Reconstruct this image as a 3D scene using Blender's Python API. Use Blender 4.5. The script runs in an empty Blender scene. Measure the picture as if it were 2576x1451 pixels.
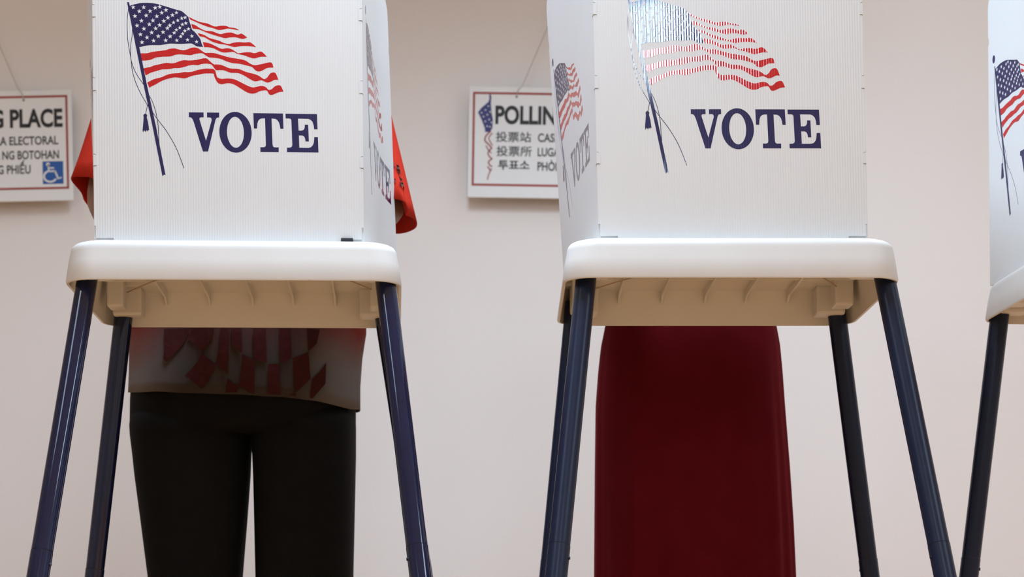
import bpy, bmesh, math, random
from mathutils import Vector, Matrix
from mathutils.geometry import delaunay_2d_cdt

random.seed(4)
S = bpy.context.scene
COL = S.collection

# ------------------------------------------------------------------ camera
F = 4800.0            # focal length in pixels of the 2576 px wide frame
HY = 1610.0           # row of the horizon (lens shifted up)
CZ = 0.36             # camera height
cam_d = bpy.data.cameras.new('camera')
cam = bpy.data.objects.new('camera', cam_d)
COL.objects.link(cam)
cam.location = (0, 0, CZ)
cam.rotation_euler = (math.pi / 2, 0, 0)
cam_d.sensor_width = 36.0
cam_d.lens = F / 2576 * 36.0
cam_d.shift_y = (HY - 725.5) / 2576
cam_d.clip_start = 0.05
cam_d.dof.use_dof = True
cam_d.dof.focus_distance = 3.2
cam_d.dof.aperture_fstop = 5.6
S.camera = cam

# ------------------------------------------------------------------ world, exposure
w = bpy.data.worlds.new('world')
S.world = w
w.use_nodes = True
w.node_tree.nodes['Background'].inputs[0].default_value = (0.8, 0.85, 1, 1)
w.node_tree.nodes['Background'].inputs[1].default_value = 0.15
S.view_settings.view_transform = 'Standard'
S.view_settings.look = 'None'
S.view_settings.gamma = 1.0
S.view_settings.exposure = -1.2
LAMP = (0.80, 1.05, 1.33)
LIGHTS = [  # x, y, lamp watts, spread in degrees (louvred fixtures are narrower), label
    (0.44, -1.30, 100, 180, 'ceiling light panel over the camera, in front of the middle booth'),
    (-1.95, -1.05, 18, 180, 'ceiling light panel over the camera, left of the row'),
    (3.10, -1.05, 32, 180, 'ceiling light panel over the camera, right of the row'),
    (-1.95, -3.9, 30, 180, 'ceiling light panel far behind the camera on the left'),
    (0.62, -3.9, 45, 180, 'ceiling light panel far behind the camera in the middle'),
    (3.10, -3.9, 40, 180, 'ceiling light panel far behind the camera on the right'),
    (1.10, 3.95, 20, 115, 'louvred ceiling light near the back wall above the red dress'),
    (-1.85, 3.75, 10, 110, 'louvred ceiling light near the back wall left of the red shirt'),
    (-1.95, 1.35, 22, 180, 'unseen fill light added above the floor left of the red shirt voter'),  # added fill, raises the ambient light on side panels and floor
    (-0.12, 3.00, 95, 138, 'ceiling light panel above the gap between the two voters'),
    (3.10, 1.35, 46, 180, 'unseen fill light added above the floor at the right booth'),  # fill lamp added for more floor bounce and side light
    (3.60, 3.75, 32, 110, 'louvred ceiling light near the back wall at the right'),
]
CEIL = 2.75


def P(px, py, Y):
    """point at depth Y seen at photo pixel (px, py)"""
    return Vector(((px - 1288) * Y / F, Y, CZ + (HY - py) * Y / F))


# ------------------------------------------------------------------ materials
def mat(name, col, rough=0.5, **kw):
    m = bpy.data.materials.new(name)
    m.use_nodes = True
    nt = m.node_tree
    b = nt.nodes['Principled BSDF']
    b.inputs['Base Color'].default_value = (*col, 1)
    b.inputs['Roughness'].default_value = rough
    b.inputs['Metallic'].default_value = kw.get('metal', 0)
    b.inputs['Specular IOR Level'].default_value = kw.get('spec', 0.5)
    b.inputs['Coat Weight'].default_value = kw.get('coat', 0)
    b.inputs['Coat Roughness'].default_value = kw.get('coat_rough', 0.1)
    b.inputs['Sheen Weight'].default_value = kw.get('sheen', 0)
    b.inputs['Sheen Tint'].default_value = (*kw.get('sheen_tint', (1, 1, 1)), 1)
    if kw.get('emit'):
        b.inputs['Emission Color'].default_value = (*kw.get('ecol', (1, 1, 1)), 1)
        b.inputs['Emission Strength'].default_value = kw['emit']
    tc = nt.nodes.new('ShaderNodeTexCoord')
    var = kw.get('var', 0.05)
    # colour variation: every material is procedural
    n = nt.nodes.new('ShaderNodeTexNoise')
    n.inputs['Scale'].default_value = kw.get('vscale', 12)
    n.inputs['Detail'].default_value = 5
    nt.links.new(tc.outputs['Object'], n.inputs['Vector'])
    r = nt.nodes.new('ShaderNodeValToRGB')
    r.color_ramp.elements[0].position = 0.3
    r.color_ramp.elements[1].position = 0.7
    r.color_ramp.elements[0].color = (*[c * (1 - var) for c in col], 1)
    r.color_ramp.elements[1].color = (*[min(1, c * (1 + var)) for c in col], 1)
    nt.links.new(n.outputs['Fac'], r.inputs['Fac'])
    nt.links.new(r.outputs['Color'], b.inputs['Base Color'])
    if kw.get('translucent'):
        tl = nt.nodes.new('ShaderNodeBsdfTranslucent')
        tl.inputs['Color'].default_value = (*col, 1)
        mxs = nt.nodes.new('ShaderNodeMixShader')
        mxs.inputs['Fac'].default_value = kw['translucent']
        nt.links.new(b.outputs[0], mxs.inputs[1]); nt.links.new(tl.outputs[0], mxs.inputs[2])
        nt.links.new(mxs.outputs[0], nt.nodes['Material Output'].inputs['Surface'])
    bump = None
    if kw.get('bump'):
        n2 = nt.nodes.new('ShaderNodeTexNoise')
        n2.inputs['Scale'].default_value = kw.get('bscale', 200)
        n2.inputs['Detail'].default_value = 3
        nt.links.new(tc.outputs['Object'], n2.inputs['Vector'])
        bump = nt.nodes.new('ShaderNodeBump')
        bump.inputs['Strength'].default_value = kw['bump']
        bump.inputs['Distance'].default_value = kw.get('bdist', 0.001)
        nt.links.new(n2.outputs['Fac'], bump.inputs['Height'])
        nt.links.new(bump.outputs['Normal'], b.inputs['Normal'])
    if kw.get('flute'):
        # vertical flutes of the corrugated plastic, along UV u (metres)
        uv = nt.nodes.new('ShaderNodeUVMap')
        sep = nt.nodes.new('ShaderNodeSeparateXYZ')
        nt.links.new(uv.outputs['UV'], sep.inputs[0])
        cm = nt.nodes.new('ShaderNodeCombineXYZ')
        nt.links.new(sep.outputs['X'], cm.inputs['X'])
        sc = nt.nodes.new('ShaderNodeMath'); sc.operation = 'MULTIPLY'
        sc.inputs[1].default_value = 0.03
        nt.links.new(sep.outputs['Y'], sc.inputs[0])
        nt.links.new(sc.outputs[0], cm.inputs['Y'])
        wv = nt.nodes.new('ShaderNodeTexWave')
        wv.wave_type = 'BANDS'; wv.bands_direction = 'X'; wv.wave_profile = 'SIN'
        wv.inputs['Scale'].default_value = 2 * math.pi / (20 * 0.0043)
        wv.inputs['Distortion'].default_value = 0.0
        nt.links.new(cm.outputs[0], wv.inputs['Vector'])
        nz = nt.nodes.new('ShaderNodeTexNoise')
        nz.inputs['Scale'].default_value = 90
        nz.inputs['Detail'].default_value = 3
        nt.links.new(cm.outputs[0], nz.inputs['Vector'])
        add = nt.nodes.new('ShaderNodeMath'); add.operation = 'MULTIPLY_ADD'
        add.inputs[1].default_value = 1.6
        nt.links.new(nz.outputs['Fac'], add.inputs[0])
        nt.links.new(wv.outputs['Fac'], add.inputs[2])
        bump = nt.nodes.new('ShaderNodeBump')
        bump.inputs['Strength'].default_value = 1.0
        bump.inputs['Distance'].default_value = kw['flute']
        nt.links.new(add.outputs[0], bump.inputs['Height'])
        nt.links.new(bump.outputs['Normal'], b.inputs['Normal'])
    return m


MT = {}
MT['wall'] = mat('wall_paint', (0.80, 0.745, 0.705), 0.85, var=0.015, vscale=1.5, bump=0.25, bscale=160, bdist=0.002)
MT['side'] = mat('side_wall_paint', (0.78, 0.76, 0.74), 0.85, var=0.02, vscale=2)
MT['ceil'] = mat('ceiling_tile', (0.86, 0.86, 0.86), 0.9, var=0.03, vscale=6, bump=0.4, bscale=60)
MT['floor'] = mat('floor_wood', (0.70, 0.36, 0.145), 0.5, var=0.18, vscale=3)
MT['panel'] = mat('corrugated_plastic', (0.79, 0.785, 0.77), 0.42, translucent=0.15, var=0.012, vscale=9, flute=0.00016, spec=0.35)
MT['navy'] = mat('navy_ink', (0.012, 0.016, 0.085), 0.055, var=0.08, vscale=60, flute=0.00005, spec=0.7)
MT['red'] = mat('red_ink', (0.52, 0.011, 0.016), 0.055, var=0.06, vscale=60, flute=0.00005, spec=0.7)
MT['tray'] = mat('moulded_plastic', (0.67, 0.645, 0.61), 0.45, var=0.02, vscale=14, bump=0.12, bscale=420, bdist=0.0006)
MT['leg'] = mat('navy_gloss_tube', (0.005, 0.009, 0.036), 0.08, var=0.1, vscale=40, spec=0.5)
MT['leg_satin'] = mat('navy_satin_tube', (0.005, 0.010, 0.030), 0.32, var=0.1, vscale=40, spec=0.3)
MT['dark'] = mat('dark_rubber', (0.012, 0.012, 0.014), 0.6)
MT['steel'] = mat('steel_button', (0.5, 0.5, 0.5), 0.35, metal=1)
MT['cord'] = mat('beige_cord', (0.42, 0.30, 0.2), 0.8)
MT['board'] = mat('sign_board', (0.78, 0.775, 0.755), 0.6, var=0.01)
MT['s_black'] = mat('sign_black_ink', (0.012, 0.013, 0.012), 0.6)
MT['s_red'] = mat('sign_red_ink', (0.33, 0.05, 0.035), 0.6)
MT['s_blue'] = mat('sign_blue_ink', (0.012, 0.09, 0.33), 0.6)
MT['s_navy'] = mat('sign_navy_ink', (0.03, 0.035, 0.16), 0.6)
MT['s_white'] = mat('sign_white_ink', (0.75, 0.74, 0.72), 0.6)
MT['string'] = mat('white_string', (0.5, 0.47, 0.42), 0.9)
MT['pants'] = mat('black_trouser_cloth', (0.004, 0.0036, 0.0033), 0.9, var=0.2, vscale=30, spec=0.15, bump=0.3, bscale=500)
MT['dress'] = mat('dark_red_knit', (0.085, 0.0035, 0.0065), 0.85, var=0.06, vscale=20, spec=0.04, sheen=.12, sheen_tint=(.8, .06, .08), bump=0.35, bscale=700)
MT['skin'] = mat('skin', (0.24, 0.125, 0.08), 0.5, var=0.05)
MT['hair'] = mat('dark_hair', (0.02, 0.014, 0.01), 0.5, var=0.3, vscale=80)
MT['shoe'] = mat('black_leather', (0.012, 0.012, 0.012), 0.35)
MT['print'] = mat('shirt_red_print', (0.040, 0.010, 0.009), 0.9, var=0.1, vscale=60, spec=0.03, bump=0.3, bscale=600)
MT['sleeve_text'] = mat('sleeve_grey_print', (0.10, 0.085, 0.075), 0.8)
MT['eye'] = mat('eye_white', (0.45, 0.43, 0.41), 0.3)
MT['lips'] = mat('lips', (0.32, 0.10, 0.08), 0.45)
MT['diffuser'] = mat('diffuser_glow', (0.9, 0.9, 0.9), 0.5, emit=3.0, ecol=(0.9, 0.97, 1.0))
MT['frame'] = mat('light_frame', (0.7, 0.7, 0.7), 0.4)


def shirt_mat():
    m = mat('shirt_cloth', (0.5, 0.5, 0.5), 0.9, var=0.05, vscale=40, spec=0.03, bump=0.35, bscale=600)
    nt = m.node_tree
    b = nt.nodes['Principled BSDF']
    tc = nt.nodes.new('ShaderNodeTexCoord')
    sep = nt.nodes.new('ShaderNodeSeparateXYZ')
    nt.links.new(tc.outputs['Object'], sep.inputs[0])
    nz = nt.nodes.new('ShaderNodeTexNoise')
    nz.inputs['Scale'].default_value = 7
    nz.inputs['Detail'].default_value = 4
    nt.links.new(tc.outputs['Object'], nz.inputs['Vector'])
    ma = nt.nodes.new('ShaderNodeMath'); ma.operation = 'MULTIPLY_ADD'
    ma.inputs[1].default_value = 0.10
    nt.links.new(nz.outputs['Fac'], ma.inputs[0])
    nt.links.new(sep.outputs['Z'], ma.inputs[2])
    mr = nt.nodes.new('ShaderNodeMapRange')
    mr.inputs['From Min'].default_value = 0.945
    mr.inputs['From Max'].default_value = 1.20
    nt.links.new(ma.outputs[0], mr.inputs['Value'])
    r = nt.nodes.new('ShaderNodeValToRGB')
    r.color_ramp.elements[0].color = (0.15, 0.132, 0.124, 1)
    r.color_ramp.elements[1].color = (0.47, 0.030, 0.016, 1)
    e3 = r.color_ramp.elements.new(0.30); e3.color = (0.17, 0.030, 0.022, 1)
    e4 = r.color_ramp.elements.new(0.60); e4.color = (0.22, 0.028, 0.020, 1)  # duller red on the torso stands in for shade below the sleeves
    nt.links.new(mr.outputs[0], r.inputs['Fac'])
    # shade behind the tray painted in: darker colour down the shirt's middle
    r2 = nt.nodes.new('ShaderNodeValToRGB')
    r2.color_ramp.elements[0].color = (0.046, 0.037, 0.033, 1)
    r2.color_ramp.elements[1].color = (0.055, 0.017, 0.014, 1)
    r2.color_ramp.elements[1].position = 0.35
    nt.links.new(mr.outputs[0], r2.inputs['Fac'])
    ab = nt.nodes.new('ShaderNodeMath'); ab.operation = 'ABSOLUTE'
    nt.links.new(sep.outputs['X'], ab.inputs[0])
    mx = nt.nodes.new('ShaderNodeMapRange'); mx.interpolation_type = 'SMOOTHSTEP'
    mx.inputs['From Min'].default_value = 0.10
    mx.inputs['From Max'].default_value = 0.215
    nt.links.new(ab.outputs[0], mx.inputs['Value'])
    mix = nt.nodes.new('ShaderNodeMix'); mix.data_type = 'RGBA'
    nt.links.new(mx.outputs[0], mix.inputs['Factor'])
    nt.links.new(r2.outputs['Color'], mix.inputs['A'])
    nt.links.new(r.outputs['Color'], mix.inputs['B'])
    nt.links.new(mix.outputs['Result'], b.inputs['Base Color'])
    return m


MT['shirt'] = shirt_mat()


# ------------------------------------------------------------------ helpers
def tag(o, label=None, cat=None, group=None, kind=None):
    if label: o['label'] = label
    if cat: o['category'] = cat
    if group: o['group'] = group
    if kind: o['kind'] = kind
    return o


def empty(name, loc=(0, 0, 0), rot=(0, 0, 0)):
    o = bpy.data.objects.new(name, None)
    o.empty_display_size = 0.1
    COL.objects.link(o)
    o.location = loc
    o.rotation_euler = rot
    return o


def make(name, verts, faces, m, parent=None, smooth=False, uvs=None, flat=()):
    me = bpy.data.meshes.new(name)
    me.from_pydata([tuple(v) for v in verts], [], faces)
    me.update()
    if smooth:
        fl = set(flat)
        me.polygons.foreach_set('use_smooth', [i not in fl for i in range(len(me.polygons))])
    if uvs:
        ul = me.uv_layers.new(name='UVMap')
        for lp in me.loops:
            ul.data[lp.index].uv = uvs[lp.vertex_index]
    me.materials.append(MT[m] if isinstance(m, str) else m)
    o = bpy.data.objects.new(name, me)
    COL.objects.link(o)
    if parent: o.parent = parent
    return o


def box(name, lo, hi, m, parent=None, bevel=0):
    bm = bmesh.new()
    bmesh.ops.create_cube(bm, size=1)
    for v in bm.verts:
        v.co = [lo[i] + (v.co[i] + .5) * (hi[i] - lo[i]) for i in range(3)]
    if bevel:
        bmesh.ops.bevel(bm, geom=bm.edges[:], offset=bevel, segments=2, affect='EDGES', profile=0.6)
    me = bpy.data.meshes.new(name)
    bm.to_mesh(me); bm.free()
    me.materials.append(MT[m])
    o = bpy.data.objects.new(name, me)
    COL.objects.link(o)
    if parent: o.parent = parent
    return o


def catmull(pts, n=4):
    out = []
    for i in range(len(pts) - 1):
        p0 = pts[max(i - 1, 0)]; p1 = pts[i]; p2 = pts[i + 1]; p3 = pts[min(i + 2, len(pts) - 1)]
        for k in range(n):
            t = k / n
            out.append(tuple(0.5 * ((2 * b) + (c - a) * t + (2 * a - 5 * b + 4 * c - d) * t * t + (-a + 3 * b - 3 * c + d) * t ** 3)
                             for a, b, c, d in zip(p0, p1, p2, p3)))
    out.append(tuple(pts[-1]))
    return out


def loopcat(pts, n=4):
    N = len(pts); out = []
    for i in range(N):
        p0, p1, p2, p3 = pts[i - 1], pts[i], pts[(i + 1) % N], pts[(i + 2) % N]
        for k in range(n):
            t = k / n
            out.append(tuple(0.5 * ((2 * b) + (c - a) * t + (2 * a - 5 * b + 4 * c - d) * t * t + (-a + 3 * b - 3 * c + d) * t ** 3)
                             for a, b, c, d in zip(p0, p1, p2, p3)))
    return out


def dense(poly, step):
    out = []
    for i in range(len(poly)):
        a, b = poly[i], poly[(i + 1) % len(poly)]
        L = math.hypot(b[0] - a[0], b[1] - a[1])
        if L < 1e-7: continue
        n = max(1, int(L / step))
        for k in range(n):
            out.append((a[0] + (b[0] - a[0]) * k / n, a[1] + (b[1] - a[1]) * k / n))
    return out


def tri2d(poly, step=None, holes=()):
    """triangulate a polygon (with holes and, for curved carriers, inner points)"""
    loops = [poly] + list(holes)
    if step: loops = [dense(l, step) for l in loops]
    vs, es = [], []
    for l in loops:
        b = len(vs)
        vs += [Vector(p) for p in l]
        es += [(b + i, b + (i + 1) % len(l)) for i in range(len(l))]
    if step:
        xs = [p[0] for p in poly]; ys = [p[1] for p in poly]
        x = min(xs) + step / 2
        while x < max(xs):
            y = min(ys) + step / 2
            while y < max(ys):
                vs.append(Vector((x, y)))
                y += step * 2
            x += step
    r = delaunay_2d_cdt(vs, es, [], 1 if not holes else 2, 1e-7)
    return [tuple(v) for v in r[0]], [tuple(f) for f in r[2]]


def decal(name, polys, mapf, off, m, parent, step=None):
    """flat ink: polygons in (u, v) laid on a surface mapf(u, v, off)"""
    V, Fc, UV = [], [], []
    for p in polys:
        if isinstance(p, dict):       # ring
            o, i = p['outer'], p['inner']
            b = len(V); n = len(o)
            for a in o + i:
                V.append(mapf(a[0], a[1], off)); UV.append(a)
            for k in range(n):
                Fc.append((b + k, b + (k + 1) % n, b + n + (k + 1) % n, b + n + k))
            continue
        vs, fs = tri2d(p, step)
        b = len(V)
        for a in vs:
            V.append(mapf(a[0], a[1], off)); UV.append((a[0], a[1]))
        Fc += [tuple(b + i for i in f) for f in fs]
    return make(name, V, Fc, m, parent, uvs=UV)


def ribbon(pts, w):
    """polygon of a stroke of width w along pts"""
    L, R = [], []
    for i, p in enumerate(pts):
        a = pts[max(i - 1, 0)]; b = pts[min(i + 1, len(pts) - 1)]
        dx, dy = b[0] - a[0], b[1] - a[1]
        d = math.hypot(dx, dy) or 1
        nx, ny = -dy / d * w / 2, dx / d * w / 2
        L.append((p[0] + nx, p[1] + ny)); R.append((p[0] - nx, p[1] - ny))
    return L + R[::-1]


def tube(name, a, b, r0, r1, m, parent, n=24, caps=True):
    a, b = Vector(a), Vector(b)
    d = (b - a).normalized()
    u = d.cross(Vector((0, 1, 0)) if abs(d.y) < .9 else Vector((1, 0, 0))).normalized()
    v = d.cross(u)
    V, Fc = [], []
    for c, r in ((a, r0), (b, r1)):
        for i in range(n):
            t = 2 * math.pi * i / n
            V.append(c + (u * math.cos(t) + v * math.sin(t)) * r)
    for i in range(n):
        Fc.append((i, (i + 1) % n, n + (i + 1) % n, n + i))
    flat = []
    if caps:
        flat = [len(Fc), len(Fc) + 1]
        V += [v_.copy() for v_ in V]
        Fc.append(tuple(range(2 * n, 3 * n))[::-1]); Fc.append(tuple(range(3 * n, 4 * n)))
    return make(name, V, Fc, m, parent, True, flat=flat)


def path_tube(name, pts, r, m, parent, n=8):
    V, Fc = [], []
    pts = [Vector(p) for p in pts]
    for i, p in enumerate(pts):
        d = (pts[min(i + 1, len(pts) - 1)] - pts[max(i - 1, 0)]).normalized()
        u = d.cross(Vector((0.1, 0.2, 1))).normalized(); v = d.cross(u)
        for k in range(n):
            t = 2 * math.pi * k / n
            V.append(p + (u * math.cos(t) + v * math.sin(t)) * r)
    for i in range(len(pts) - 1):
        for k in range(n):
            Fc.append((i * n + k, i * n + (k + 1) % n, (i + 1) * n + (k + 1) % n, (i + 1) * n + k))
    return make(name, V, Fc, m, parent, True)


def loft(rings, close_ends=(False, False)):
    V, Fc = [], []
    n = len(rings[0])
    for r in rings: V += [tuple(p) for p in r]
    for i in range(len(rings) - 1):
        for k in range(n):
            Fc.append((i * n + k, i * n + (k + 1) % n, (i + 1) * n + (k + 1) % n, (i + 1) * n + k))
    if close_ends[0]: Fc.append(tuple(range(n))[::-1])
    if close_ends[1]: Fc.append(tuple(range((len(rings) - 1) * n, len(rings) * n)))
    return V, Fc


# ------------------------------------------------------------------ the room
WY = 5.0
tag(box('wall_back', (-4.2, WY, 0), (4.2, WY + .12, CEIL), 'wall'), 'pale pinkish grey painted wall behind the voting booths', 'wall', kind='structure')
tag(box('wall_left', (-4.32, -6, 0), (-4.2, WY + .12, CEIL), 'side'), 'pale painted wall on the left', 'wall', kind='structure')
tag(box('wall_right', (4.2, -6, 0), (4.32, WY + .12, CEIL), 'side'), 'pale painted wall on the right', 'wall', kind='structure')
tag(box('wall_front', (-4.32, -6.12, 0), (4.32, -6, CEIL), 'side'), 'pale painted wall behind the camera', 'wall', kind='structure')
tag(box('floor', (-4.32, -6.12, -.1), (4.32, WY + .12, 0), 'floor'), 'warm brown floor of the polling room', 'floor', kind='structure')
tag(box('ceiling', (-4.32, -6.12, CEIL), (4.32, WY + .12, CEIL + .1), 'ceil'), 'white ceiling of the polling room', 'ceiling', kind='structure')

for lx, ly, watts, spread, lab in LIGHTS:
    t = empty('ceiling_light', (lx, ly, CEIL))
    tag(t, lab, 'ceiling light', 'ceiling lights of the polling room')
    hw, hl = 0.29, 0.59
    box('light_housing', (-hw - .02, -hl - .02, -.03), (hw + .02, hl + .02, -.001), 'frame', t, .004)
    box('light_diffuser', (-hw, -hl, -.036), (hw, hl, -.0302), 'diffuser', t)
    ld = bpy.data.lights.new('light_tube', 'AREA')
    ld.shape = 'RECTANGLE'; ld.size = hw * 2; ld.size_y = hl * 2
    ld.energy = watts; ld.color = LAMP; ld.spread = math.radians(spread)
    lo = bpy.data.objects.new('light_tube', ld)
    COL.objects.link(lo); lo.parent = t; lo.location = (0, 0, -.045)

# ------------------------------------------------------------------ printed artwork (flag and VOTE), in metres on the panel
KP = 6.59e-4                       # metres per photo pixel on the right front panel


def A2(x, y): return ((x - 1506) * KP, (597 - y) * KP)
def F1(p): return A2(1580 + p[0] / 11.7, p[1] / 11.7)
def F2(p): return A2(1740 + p[0] / 6.308, p[1] / 6.308)
def F3(p): return A2(1580 + p[0] / 9.067, 90 + p[1] / 9.067)
def FV(p): return A2(1730 + p[0] / 7.1556, 240 + p[1] / 7.1556)


def B5(p):
    x1, y1 = 360 + p[0] / 3.921, p[1] / 3.921
    return A2(1746 + (x1 - 524) * 1.0252, y1 + 69 - (x1 - 524) * .016)


def stripe(top, bot):
    return catmull(top, 4) + catmull(bot, 4)


ST = [
    ([F2(p) for p in [(40, 140), (130, 185), (230, 225), (340, 245), (450, 290), (540, 280), (620, 278), (660, 288), (690, 302), (790, 315), (838, 345)]],
     [F2(p) for p in [(836, 347), (760, 335), (670, 322), (580, 340), (510, 345), (430, 318), (330, 292), (220, 250), (140, 215), (70, 185)]]),
    ([F2(p) for p in [(85, 255), (150, 275), (230, 325), (310, 360), (420, 370), (500, 400), (560, 410), (640, 388), (720, 385), (800, 412), (840, 412), (885, 400), (968, 458)]],
     [F2(p) for p in [(966, 460), (920, 480), (880, 482), (790, 460), (700, 462), (620, 475), (540, 455), (450, 430), (370, 405), (290, 375), (200, 340), (105, 330)]]),
    ([F2(p) for p in [(185, 400), (280, 425), (370, 475), (450, 497), (530, 520), (600, 552), (680, 566), (740, 548), (830, 535), (930, 540), (1020, 538), (1108, 610)]],
     [F2(p) for p in [(1106, 612), (1000, 597), (880, 597), (770, 615), (690, 597), (600, 574), (530, 567), (440, 543), (370, 510), (290, 465), (215, 450)]]),
    ([F2(p) for p in [(265, 540), (370, 560), (470, 605), (560, 645), (650, 635), (720, 650), (790, 693), (830, 713), (920, 698), (1010, 695), (1090, 708), (1190, 682), (1278, 760)]],
     [F2(p) for p in [(1276, 763), (1180, 765), (1080, 792), (1000, 775), (920, 747), (810, 722), (750, 694), (650, 702), (580, 702), (510, 677), (440, 642), (360, 624), (285, 622)]]),
    ([F3(p) for p in [(385, 238), (440, 235), (560, 232), (640, 212), (760, 188), (880, 172), (1000, 155), (1060, 130), (1180, 115), (1250, 130), (1320, 148), (1400, 155), (1480, 135), (1560, 100), (1640, 88), (1720, 105), (1790, 150), (1860, 200), (1920, 212)]]
     + [F2(p) for p in [(340, 713), (440, 715), (560, 748), (690, 782), (810, 800), (930, 825), (1020, 880), (1090, 900), (1200, 880), (1345, 852), (1382, 932)]],
     [F2(p) for p in [(1380, 934), (1290, 940), (1230, 970), (1160, 1000), (1100, 985), (1040, 930), (950, 905), (840, 880), (740, 872), (640, 845), (550, 808), (460, 792), (370, 785), (310, 755), (270, 727), (230, 719)]]
     + [F3(p) for p in [(1640, 240), (1560, 265), (1480, 262), (1400, 255), (1300, 250), (1200, 262), (1130, 290), (1060, 302), (960, 305), (880, 312), (760, 330), (650, 378), (560, 395), (440, 405), (425, 405)]]),
    ([F3(p) for p in [(478, 580), (560, 560), (640, 545), (720, 510), (830, 485), (960, 455), (1030, 448), (1120, 458), (1200, 445), (1290, 410), (1400, 382), (1500, 388), (1620, 380), (1720, 365), (1800, 345), (1880, 330), (1930, 345), (1990, 400), (2050, 450), (2100, 475)]]
     + [F2(p) for p in [(470, 895), (560, 905), (690, 955), (830, 965), (950, 1010), (1090, 1045), (1160, 1075), (1230, 1120), (1280, 1095), (1330, 1030), (1390, 1012), (1425, 1040), (1458, 1130)]],
     [F2(p) for p in [(1456, 1132), (1400, 1130), (1340, 1160), (1280, 1175), (1220, 1150), (1180, 1140), (1090, 1158), (1010, 1125), (920, 1070), (820, 1030), (700, 1025), (600, 990), (530, 985), (470, 985), (430, 935), (400, 900)]]
     + [F3(p) for p in [(1960, 460), (1900, 455), (1800, 465), (1720, 492), (1600, 488), (1500, 505), (1430, 530), (1330, 555), (1260, 565), (1180, 565), (1090, 585), (1000, 595), (900, 600), (780, 635), (650, 675), (540, 735), (525, 735)]]),
    ([F3(p) for p in [(560, 905), (640, 860), (700, 830), (800, 800), (880, 780), (980, 735), (1080, 700), (1200, 685), (1300, 675), (1400, 655), (1500, 655), (1600, 640), (1700, 605), (1800, 585), (1900, 570), (2000, 572), (2070, 580), (2110, 620), (2130, 700), (2155, 765)]]
     + [F2(p) for p in [(510, 1112), (560, 1125), (660, 1118), (760, 1130), (860, 1175), (960, 1225), (1050, 1255), (1130, 1240), (1200, 1230), (1260, 1250), (1300, 1290), (1350, 1280), (1400, 1235), (1460, 1215), (1500, 1230), (1538, 1315)]],
     [F2(p) for p in [(1536, 1317), (1470, 1325), (1410, 1350), (1350, 1372), (1310, 1360), (1280, 1310), (1240, 1300), (1160, 1315), (1100, 1345), (1030, 1355), (950, 1330), (860, 1275), (770, 1220), (700, 1195), (630, 1195), (560, 1210), (500, 1190), (460, 1130), (440, 1075)]]
     + [F3(p) for p in [(2080, 692), (2040, 680), (1950, 680), (1850, 685), (1750, 705), (1650, 725), (1550, 750), (1450, 790), (1380, 800), (1280, 785), (1180, 780), (1080, 800), (960, 835), (850, 885), (750, 945), (650, 995), (610, 1025)]]),
]
ART_STRIPES = [stripe(a, b) for a, b in ST]
ART_CANTON = [catmull([F1(p) for p in [(470, 1180), (560, 1165), (640, 1140), (760, 1120), (900, 1110), (1100, 1110), (1250, 1085), (1400, 1060), (1600, 1065), (1750, 1065), (1900, 1055), (2030, 1050), (2110, 1090), (2200, 1135), (2370, 1150)]], 3)
              + catmull([F1(p) for p in [(2365, 1140), (2330, 1050), (2280, 900), (2120, 700), (2050, 640), (2020, 530), (1975, 400), (1945, 270)]], 3)
              + catmull([F1(p) for p in [(1940, 265), (1850, 180), (1750, 100), (1600, 60), (1450, 15), (1200, -60), (950, -120), (600, -130), (380, -90), (195, -30)]], 3)]


def star(c, r):
    return [(c[0] + (r if i % 2 == 0 else r * .40) * math.sin(math.pi * i / 5 - .08), c[1] + (r if i % 2 == 0 else r * .40) * math.cos(math.pi * i / 5 - .08)) for i in range(10)]


ART_STARS = [star(F1(p), 0.0041 if p[0] < 1500 else 0.0036) for p in
             [(580, 1030), (920, 980), (1275, 970), (1600, 965), (1915, 945), (2180, 1000),
              (730, 890), (1060, 850), (1405, 850), (1715, 850), (2045, 835),
              (535, 800), (865, 740), (1200, 725), (1525, 740), (1775, 770),
              (640, 630), (985, 620), (1330, 610), (1590, 655), (1840, 680), (1945, 625),
              (440, 540), (800, 500), (1100, 520), (1400, 525), (1690, 590), (1770, 495),
              (570, 400), (905, 385), (1225, 400), (1510, 440), (1635, 375), (1870, 455),
              (380, 260), (710, 240), (1020, 260), (1345, 300), (1480, 220), (1750, 310), (1850, 285),
              (510, 120), (825, 110), (1165, 155), (1595, 145), (1290, 75),
              (330, 0), (640, 0), (975, 10), (1110, -20)]]
_f = A2(1590, -34)
ART_FINIAL = [(_f[0] + .0052 * math.cos(t * math.pi / 10), _f[1] + .0075 * math.sin(t * math.pi / 10)) for t in range(20)]
ART_POLE = [[B5((58, -330)), B5((76, -330)), B5((150, 0)), B5((240, 480)), B5((325, 900)), B5((413, 1385)), B5((398, 1378)), B5((383, 1395)), B5((292, 900)), B5((208, 480)), B5((118, 0))], ART_FINIAL]
ART_CORDS = [ribbon([B5(p) for p in catmull(c, 5)], .00095) for c in (
    [(75, -290), (58, -150), (60, 0), (68, 90), (92, 240), (102, 340), (130, 450), (180, 570), (245, 688)],
    [(245, 690), (240, 720), (225, 785)],
    [(110, -140), (104, 0), (90, 90), (88, 200), (102, 280), (142, 380), (212, 487)],
    [(243, 565), (290, 650), (325, 760), (345, 880), (350, 1000), (355, 1070)],
    [(245, 688), (290, 755), (340, 830), (420, 940), (500, 1080), (550, 1200), (590, 1317)])]
ART_TASSEL = [[B5(p) for p in [(205, 790), (213, 777), (232, 775), (242, 790), (238, 812), (250, 860), (260, 942), (251, 935), (245, 952), (236, 936), (225, 955), (213, 937), (200, 960), (197, 930), (205, 850), (208, 812)]]]
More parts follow.
